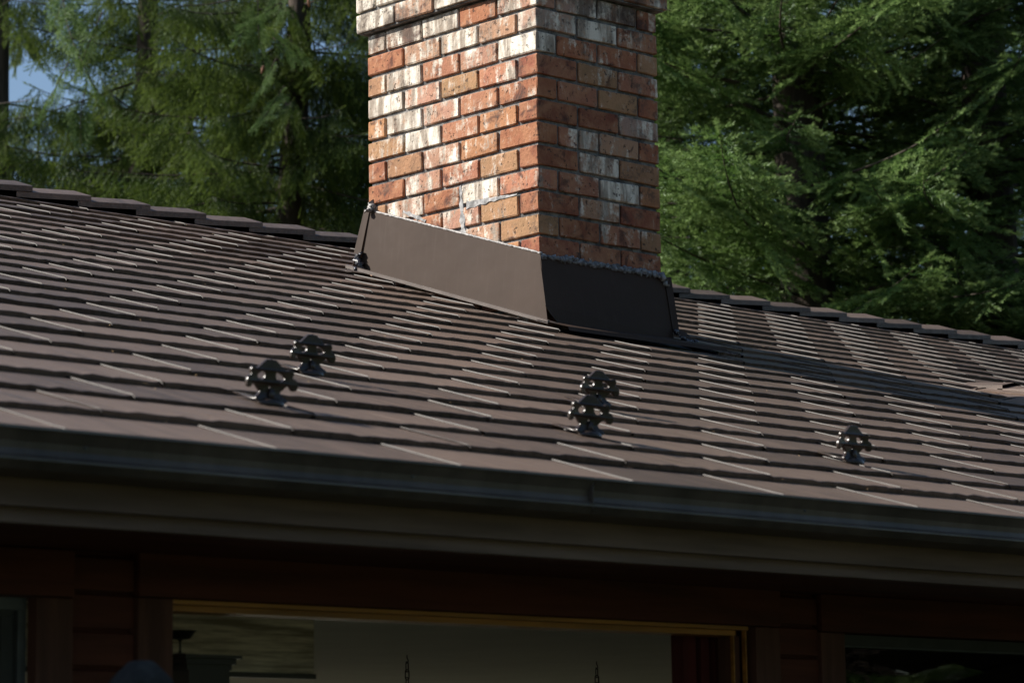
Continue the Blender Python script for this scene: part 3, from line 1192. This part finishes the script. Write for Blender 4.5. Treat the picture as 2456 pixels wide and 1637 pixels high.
# ------------------------------------------------------------------ snow guards
# outline of the cast crest, measured in the plane of the crest (mm), base in the middle
OUT = [(-9, 0), (-40, 3), (-43, 8), (-36, 15), (-29, 24), (-27, 31), (-33, 40), (-42, 48), (-50, 52), (-56, 48), (-61, 43), (-67, 43), (-71, 49), (-70, 57), (-65, 62), (-59, 64), (-57, 68), (-60, 74), (-55, 79), (-48, 78), (-42, 77), (-30, 82), (-19, 88), (-10, 92), (-5, 91), (0, 93), (5, 91), (10, 92), (19, 88), (30, 82), (42, 77), (48, 78), (55, 79), (60, 74), (57, 68), (59, 64), (65, 62), (70, 57), (71, 49), (67, 43), (61, 43), (56, 48), (50, 52), (42, 48), (33, 40), (27, 31), (29, 24), (36, 15), (43, 8), (40, 3), (9, 0)]
HOLES = [[(-42, 65), (-28, 74), (-16, 75), (-14, 64), (-22, 57), (-36, 58)], [(42, 65), (28, 74), (16, 75), (14, 64), (22, 57), (36, 58)], [(-5, 46), (0, 50), (5, 46), (4, 41), (0, 39), (-4, 41)]]
_zr = lambda z: float(np.interp(z, (0, 24, 43, 57, 74, 93), (0, 18, 32, 48, 69, 97)))
OUT = [(a, _zr(b_)) for a, b_ in OUT]
HOLES = [[(a, _zr(b_)) for a, b_ in h_] for h_ in HOLES]
cu = bpy.data.curves.new("crest_curve", 'CURVE')
cu.dimensions = '2D'
cu.fill_mode = 'BOTH'
cu.extrude = .0035
cu.bevel_depth = .0022
cu.bevel_resolution = 2
for ring in [OUT] + HOLES:
    sp = cu.splines.new('BEZIER')
    sp.bezier_points.add(len(ring) - 1)
    for bp, (px, pz) in zip(sp.bezier_points, ring):
        bp.co = (px * .001, pz * .001, 0)
        bp.handle_left_type = bp.handle_right_type = 'AUTO'
    sp.use_cyclic_u = True
    sp.resolution_u = 3
tmp = bpy.data.objects.new("crest_tmp", cu)
col.objects.link(tmp)
dg = bpy.context.evaluated_depsgraph_get()
CREST = bpy.data.meshes.new_from_object(tmp.evaluated_get(dg))
CREST.name = "crest"
bpy.data.objects.remove(tmp)
for v in CREST.vertices:
    x_, z_, t_ = v.co
    # lobes roll forward, stem flares forward at the foot
    y_ = -t_ - 2.0 * x_ * x_ - .010 * max(0, 1 - z_ / .03) ** 2 + .006
    v.co = (x_, y_, z_ + .004)
CREST.materials.clear()
CREST.materials.append(M['guard'])
CREST.polygons.foreach_set('use_smooth', [True] * len(CREST.polygons))
# foot plate with a domed toe and buttress
b = MB()
b.prism([(.0, .001), (.0, .006), (.02, .006), (.12, .004), (.12, .001)], -.018, .018)
b.prism([(-.012, .009), (-.003, .034), (.004, .034), (.006, .009)], -.005, .005)
vs0 = len(b.v)
b.lathe([(.036, 0), (.036, .004), (.032, .009), (.025, .0125), (.015, .015), (.005, .016)], (0, -.006, 0), 18)
b.v[vs0:] = [(x_, -.006 + (y_ + .006) * .66, z_) for x_, y_, z_ in b.v[vs0:]]
FOOT = b.mesh("foot", M['guard'], True)
guards = [((-3.190, -2.572), "front cast snow guard of the left pair, nearest the gutter on the left"),
          ((-2.650, -2.035), "rear cast snow guard of the left pair, furthest up the slope from the gutter"),
          ((-2.250, -2.545), "front cast snow guard of the middle pair, overlapping the one behind"),
          ((-1.722, -2.035), "rear cast snow guard of the middle pair, partly hidden by the one before it"),
          ((-1.328, -2.535), "lone cast snow guard standing far right of the two pairs")]
for (gx, gy), lab in guards:
    gd = tag(empty("snow_guard"), lab, "snow guard", "black cast snow guards on the lower roof")
    gd.matrix_world = RM @ Matrix.Translation((gx, gy / COSR, .0075)) @ Matrix.Scale(.90, 4)
    c_ = link("crest", CREST, gd)
    c_.rotation_euler = (math.atan(SLOPE) * -.6, 0, R(-.06, .06))
    link("foot", FOOT, gd)

# leaf bits on the shingles
b = MB()
for i in range(240):
    y = R(EAVE + .05, 2.0)
    x = R(-4.6 + (y + 3.1) * .55, -1.0 + (y + 3.1) * 1.2)
    if -.1 < x < .7 and -.25 < y < 1.05:
        continue
    p = RM @ Vector((x, y / COSR, .0125))
    a = R(0, 6.3)
    s = R(.002, .0065)
    dx_, dy_ = math.cos(a) * s, math.sin(a) * s
    b.add([(p.x - dx_, p.y - dy_, p.z - SLOPE * dy_), (p.x + dy_ * .4, p.y - dx_ * .4, p.z + .001), (p.x + dx_, p.y + dy_, p.z + SLOPE * dy_ + .001)], [(0, 1, 2)])
tag(b.build("leaf_litter", M['litter']), "small dry needle bits scattered over the shingles", "litter", kind='stuff')

# ------------------------------------------------------------------ trees


def bough_mesh(seed, L, style, mats):
    q = np.random.default_rng(seed)
    V, F, G, MI = [], [], [], []
    up = np.array([0, 0, 1.0])

    def needles(p, d, ln, tip0, tip1, dens=1.0, nl=.030):
        n = max(5, int(ln / .0034 * dens))
        s = (np.arange(n) + q.random(n)) / n
        pos = p + np.outer(s, d * ln)
        a = q.random(n) * 2 * np.pi
        u = np.cross(d, up if abs(d[2]) < .9 else np.array([1.0, 0, 0]))
        u /= np.linalg.norm(u)
        w = np.cross(u, d)
        out = np.outer(np.cos(a), u) + np.outer(np.sin(a) * .75 + .15, w)
        nlv = nl * (.75 + .5 * q.random(n))[:, None] * (1 - .25 * s ** 4)[:, None]
        tipp = pos + out * nlv * .85 + d * nlv * .8
        hw = d * (.0050 if style == 'fir' else .0040)
        b0 = sum(len(x_) for x_ in V)
        V.append(np.stack([pos - hw, pos + hw, tipp], 1).reshape(-1, 3))
        idx = b0 + np.arange(n)[:, None] * 3 + np.array([0, 1, 2])
        F.append(idx)
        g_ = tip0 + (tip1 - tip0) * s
        G.append(np.repeat(g_, 3))
        MI.append(np.zeros(n, int))

    def stem(pts, r0, r1):
        b0 = sum(len(x_) for x_ in V)
        n = len(pts)
        vs = []
        for i, p in enumerate(pts):
            d = pts[min(i + 1, n - 1)] - pts[max(i - 1, 0)]
            d = d / np.linalg.norm(d)
            u = np.cross(d, np.array([.1, .2, 1.0])); u /= np.linalg.norm(u)
            w = np.cross(d, u)
            r = r0 + (r1 - r0) * i / (n - 1)
            for k_ in range(4):
                a = k_ * np.pi / 2
                vs.append(p + (u * np.cos(a) + w * np.sin(a)) * r)
        V.append(np.array(vs))
        fs = []
        for i in range(n - 1):
            for k_ in range(4):
                a, b_ = b0 + i * 4 + k_, b0 + i * 4 + (k_ + 1) % 4
                fs += [(a, b_, b_ + 4), (a, b_ + 4, a + 4)]
        F.append(np.array(fs))
        G.append(np.zeros(len(vs)))
        MI.append(np.ones(len(fs), int))

    sag = .16 if style == 'fir' else .30
    ax = []
    for i in range(13):
        s = i / 12
        ax.append(np.array([L * s * (1 - .05 * s), .05 * L * np.sin(s * 3 + seed), L * (-sag * s ** 1.4 + (.13 if style == 'fir' else .16) * s ** 3.2)]))
    stem(ax, .006 + .0045 * L, .002)

    def axp(s):
        t = s * 12
        i = min(int(t), 11)
        return ax[i] + (ax[i + 1] - ax[i]) * (t - i), (ax[i + 1] - ax[i]) / np.linalg.norm(ax[i + 1] - ax[i])

    step = .052 / L
    s = .10
    side = 1
    while s < .985:
        p, d = axp(s)
        lat = np.cross(up, d); lat /= np.linalg.norm(lat)
        prof = min(1, .35 + s * 1.6) * (1 - s) ** .75
        l2 = L * .27 * prof + .08
        l2 *= .7 + .6 * q.random()
        if style == 'fir':
            dd = d * (.55 + .25 * q.random()) + lat * side * (.75 + .2 * q.random()) + up * (.12 - 1.05 * q.random() ** 1.4)
        else:
            l2 *= 1.35
            dd = d * (.30 + .2 * q.random()) + lat * side * (.35 + .3 * q.random()) + up * (-.75 - .5 * q.random())
        dd /= np.linalg.norm(dd)
        needles(p, dd, l2, .0, .8, 1.0 if style == 'fir' else .8)
        # tertiary shoots
        t = .10
        sd = 1
        nrm = np.cross(d, dd); nrm /= np.linalg.norm(nrm)
        lat2 = np.cross(nrm, dd)
        while t < l2 - .02:
            l3 = min(.20, (l2 - t) * .8 + .05) * (.6 + .6 * q.random())
            pp = p + dd * t
            d3 = dd * (.65 + .2 * q.random()) + lat2 * sd * (.6 + .3 * q.random()) + nrm * (.5 * q.random() - .25)
            if style != 'fir':
                d3 = d3 + up * (-.5)
            d3 /= np.linalg.norm(d3)
            needles(pp, d3, l3, .15, 1.0)
            sd = -sd
            t += .046 + .022 * q.random()
        side = -side
        s += step * (.8 + .4 * q.random())
    p, d = axp(.9)
    needles(p, d, L * .1 + .05, .3, 1.0)
    V_ = np.concatenate(V)
    F_ = np.concatenate(F)
    me = bpy.data.meshes.new("branch")
    me.vertices.add(len(V_))
    me.vertices.foreach_set('co', V_.ravel())
    me.loops.add(len(F_) * 3)
    me.loops.foreach_set('vertex_index', F_.ravel().astype(np.int32))
    me.polygons.add(len(F_))
    me.polygons.foreach_set('loop_start', np.arange(0, len(F_) * 3, 3, dtype=np.int32))
    me.polygons.foreach_set('loop_total', np.full(len(F_), 3, dtype=np.int32))
    for m_ in mats:
        me.materials.append(m_)
    me.polygons.foreach_set('material_index', np.concatenate(MI).astype(np.int32))
    at = me.attributes.new('growth', 'FLOAT', 'POINT')
    at.data.foreach_set('value', np.concatenate(G).astype(np.float32))
    me.update(calc_edges=True)
    return me


BOUGH = {
    'fir': [bough_mesh(21 + i, l, 'fir', [M['fir'], M['bark']]) for i, l in enumerate((2.6, 2.1, 1.6))],
    'spruce': [bough_mesh(41 + i, l, 'spruce', [M['spruce'], M['bark']]) for i, l in enumerate((2.6, 2.1, 1.6))],
    'blue': [bough_mesh(61 + i, l, 'fir', [M['blue'], M['bark']]) for i, l in enumerate((2.6, 2.0))],
}


def conifer(x, y, H, rad, kind, label, zdense, seed, name, per=7, gap=.45, low=.5, lean=0.0, group="tall conifers behind the house"):
    q = random.Random(seed)
    t = tag(empty(name, (x, y, GROUND)), label, "tree", group)
    tr = MB()
    n = 12
    pts = [(lean * (i / n) + .05 * math.sin(i), .05 * math.cos(i * 1.3), H * i / n - .15) for i in range(n + 1)]
    r0 = .012 * H + .05
    tr.tube(pts, [max(.012, r0 * (1 - i / n) ** .8) for i in range(n + 1)], 10)
    tr.build("trunk", M['bark'], t, True)
    z = low
    meshes = BOUGH[kind]
    while z < H - .3:
        fr = z / H
        ln = rad * (1 - fr) ** .8 * (.75 if z < 1.5 else 1)
        dense = z < zdense
        cnt = per if dense else max(4, per - 3)
        a0 = q.uniform(0, 6.3)
        for i in range(cnt):
            me = q.choice(meshes)
            L0 = max(v.co.x for v in (me.vertices[0], me.vertices[51], me.vertices[48])) if False else None
            base = me['len']
            target = ln * q.uniform(.65, 1.12)
            sc = target / base
            sc2 = max(.8, min(1.35, sc))
            a = a0 + i * 2 * math.pi / cnt + q.uniform(-.35, .35)
            o = link("branch", me, t)
            k = min(int(z / H * n), n - 1)
            f_ = z / H * n - k
            cx = pts[k][0] + (pts[k + 1][0] - pts[k][0]) * f_
            cy = pts[k][1] + (pts[k + 1][1] - pts[k][1]) * f_
            # a bough longer than its mesh starts away from the trunk on bare wood
            off = max(0, target - base * sc2)
            pitch = q.uniform(-.18, .22) + (.35 * fr if kind != 'spruce' else .05)
            o.location = (cx + math.cos(a) * off * .8, cy + math.sin(a) * off * .8, z + q.uniform(-.15, .15) + off * .8 * math.sin(pitch))
            o.rotation_euler = (q.uniform(-.35, .35), -pitch, a)
            o.scale = (sc2, sc2 * q.uniform(.85, 1.2), sc2)
        z += gap * (1 if dense else 1.9) * q.uniform(.8, 1.2)
    return t


for k_, ls in BOUGH.items():
    for m_, l_ in zip(ls, (2.6, 2.1, 1.6) if k_ != 'blue' else (2.6, 2.0)):
        m_['len'] = l_

T1 = conifer(11.5, 18.5, 17, 3.3, 'spruce', "dark drooping spruce with sky showing through at the far left", 9.5, 1, "spruce_tree", per=9, gap=.40)
T2 = conifer(10.9, 15.1, 16, 2.6, 'spruce', "spruce with cones on a hanging sunlit branch left of the chimney", 9.5, 2, "spruce_tree", per=9, gap=.36)
conifer(9.2, 6.9, 18, 3.6, 'fir', "lush bright green fir just right of the chimney", 10, 3, "fir_tree", per=9, gap=.40)
conifer(10.4, 6.1, 17, 3.4, 'fir', "pale green fir at the far right of the trees", 9.5, 4, "fir_tree", per=9, gap=.40)
conifer(12.9, 11.9, 20, 3.6, 'spruce', "dark conifer directly behind the chimney", 10, 5, "spruce_tree", per=8, gap=.45)
conifer(15.5, 23.0, 13, 3.2, 'blue', "grey green fir seen small through the gap in the left spruces", 10, 6, "fir_tree", per=8, gap=.45)
conifer(16.2, 19.6, 17, 3.2, 'blue', "hazy green fir behind the cone bearing spruce", 11, 7, "fir_tree", per=8, gap=.45)
conifer(16.8, 28.5, 12, 3.4, 'blue', "distant blue green fir low at the far left", 10, 8, "fir_tree", per=8, gap=.45)
conifer(19.9, 21.0, 18, 3.4, 'blue', "distant fir hidden mostly by the chimney", 12, 9, "fir_tree", per=8, gap=.5)
conifer(22.0, 16.0, 20, 3.8, 'fir', "deep shaded fir between the two bright firs on the right", 12, 10, "fir_tree", per=9, gap=.42)
conifer(20.5, 11.5, 19, 3.8, 'fir', "shaded fir behind the pale fir at the far right", 12, 12, "fir_tree", per=9, gap=.42)
conifer(11.6, 21.6, 17, 3.4, 'spruce', "dark spruce cut by the left edge of the picture", 9.5, 17, "spruce_tree", per=8, gap=.5)
conifer(2.6, 20.0, 19, 3.2, 'spruce', "added unseen spruce outside the picture on the left", 4, 13, "spruce_tree", per=6, gap=.7)  # unseen, added to shade the left spruces
conifer(7.0, 23.0, 20, 3.4, 'spruce', "added unseen spruce behind the leftmost one", 4, 14, "spruce_tree", per=6, gap=.7)  # second unseen spruce, likewise added for shade on the left


def hang(t, p, heading, pitch, sc, me, roll=0.0):
    o = link("branch", me, t)
    o.location = Vector(p) - t.location
    o.rotation_euler = (roll, -pitch, heading)
    o.scale = (sc, sc, sc)
    return o


CB = MB()
CB.lathe([(.004, 0), (.014, -.012), (.019, -.035), (.017, -.065), (.010, -.092), (.003, -.105)], (0, 0, 0), 9)
CONE = CB.mesh("cone", M['cone'], True)
hq = random.Random(5)
for i in range(13):
    zz = 5.3 - i * .135
    hang(T2, (9.05 + hq.uniform(-.22, .22), 13.0 + hq.uniform(-.2, .2), zz), hq.uniform(2.6, 5.4), -hq.uniform(.45, 1.15), hq.uniform(.24, .36), BOUGH['fir'][i % 3], hq.uniform(-.8, .8))  # brighter fir boughs: sunlight put into the needle colour
for i in range(9):
    o = link("cone", CONE, T2)
    a = hq.random()
    o.location = Vector((9.0 + hq.uniform(-.35, .35), 12.85 + hq.uniform(-.25, .25), 4.85 - a * 1.2)) - T2.location
    o.rotation_euler = (hq.uniform(-.3, .3), hq.uniform(-.3, .3), 0)
    o.scale = (.75, .75, .75)
for p, hd, pt, sc, rl in (((8.95, 15.9, 5.4), 3.6, -.9, .5, 0), ((8.85, 16.1, 5.1), 4.3, -.8, .5, .8), ((9.1, 15.8, 4.9), 3.2, -1.05, .45, .4), ((8.9, 16.0, 4.6), 4.9, -.9, .45, -.5), ((8.8, 15.9, 4.4), 3.0, -1.0, .4, .3), ((9.0, 15.9, 4.2), 4.0, -1.1, .4, 0)):
    hang(T1, p, hd, pt, sc, BOUGH['fir'][1], rl)  # brighter needles again paint the sunlit hanging branches
# wood in front of the house, behind the photographer: mirrored in the window panes
for i, (x_, y_, h_) in enumerate(((-17, -15, 16), (-10, -19, 17), (-4, -18, 16), (1, -15.5, 17), (4.5, -13, 15), (7.5, -14.5, 18), (10.5, -12.5, 16), (13.5, -15, 18), (15, -9.5, 17), (19, -5, 17))):
    conifer(x_, y_, h_, 4.2, 'fir', ("first", "second", "third", "fourth", "fifth", "sixth", "seventh", "eighth", "ninth", "tenth")[i] + " fir from the left end of the wood facing the front of the house", 6, 30 + i, "fir_tree", per=7, gap=.55, group="firs facing the front of the house")
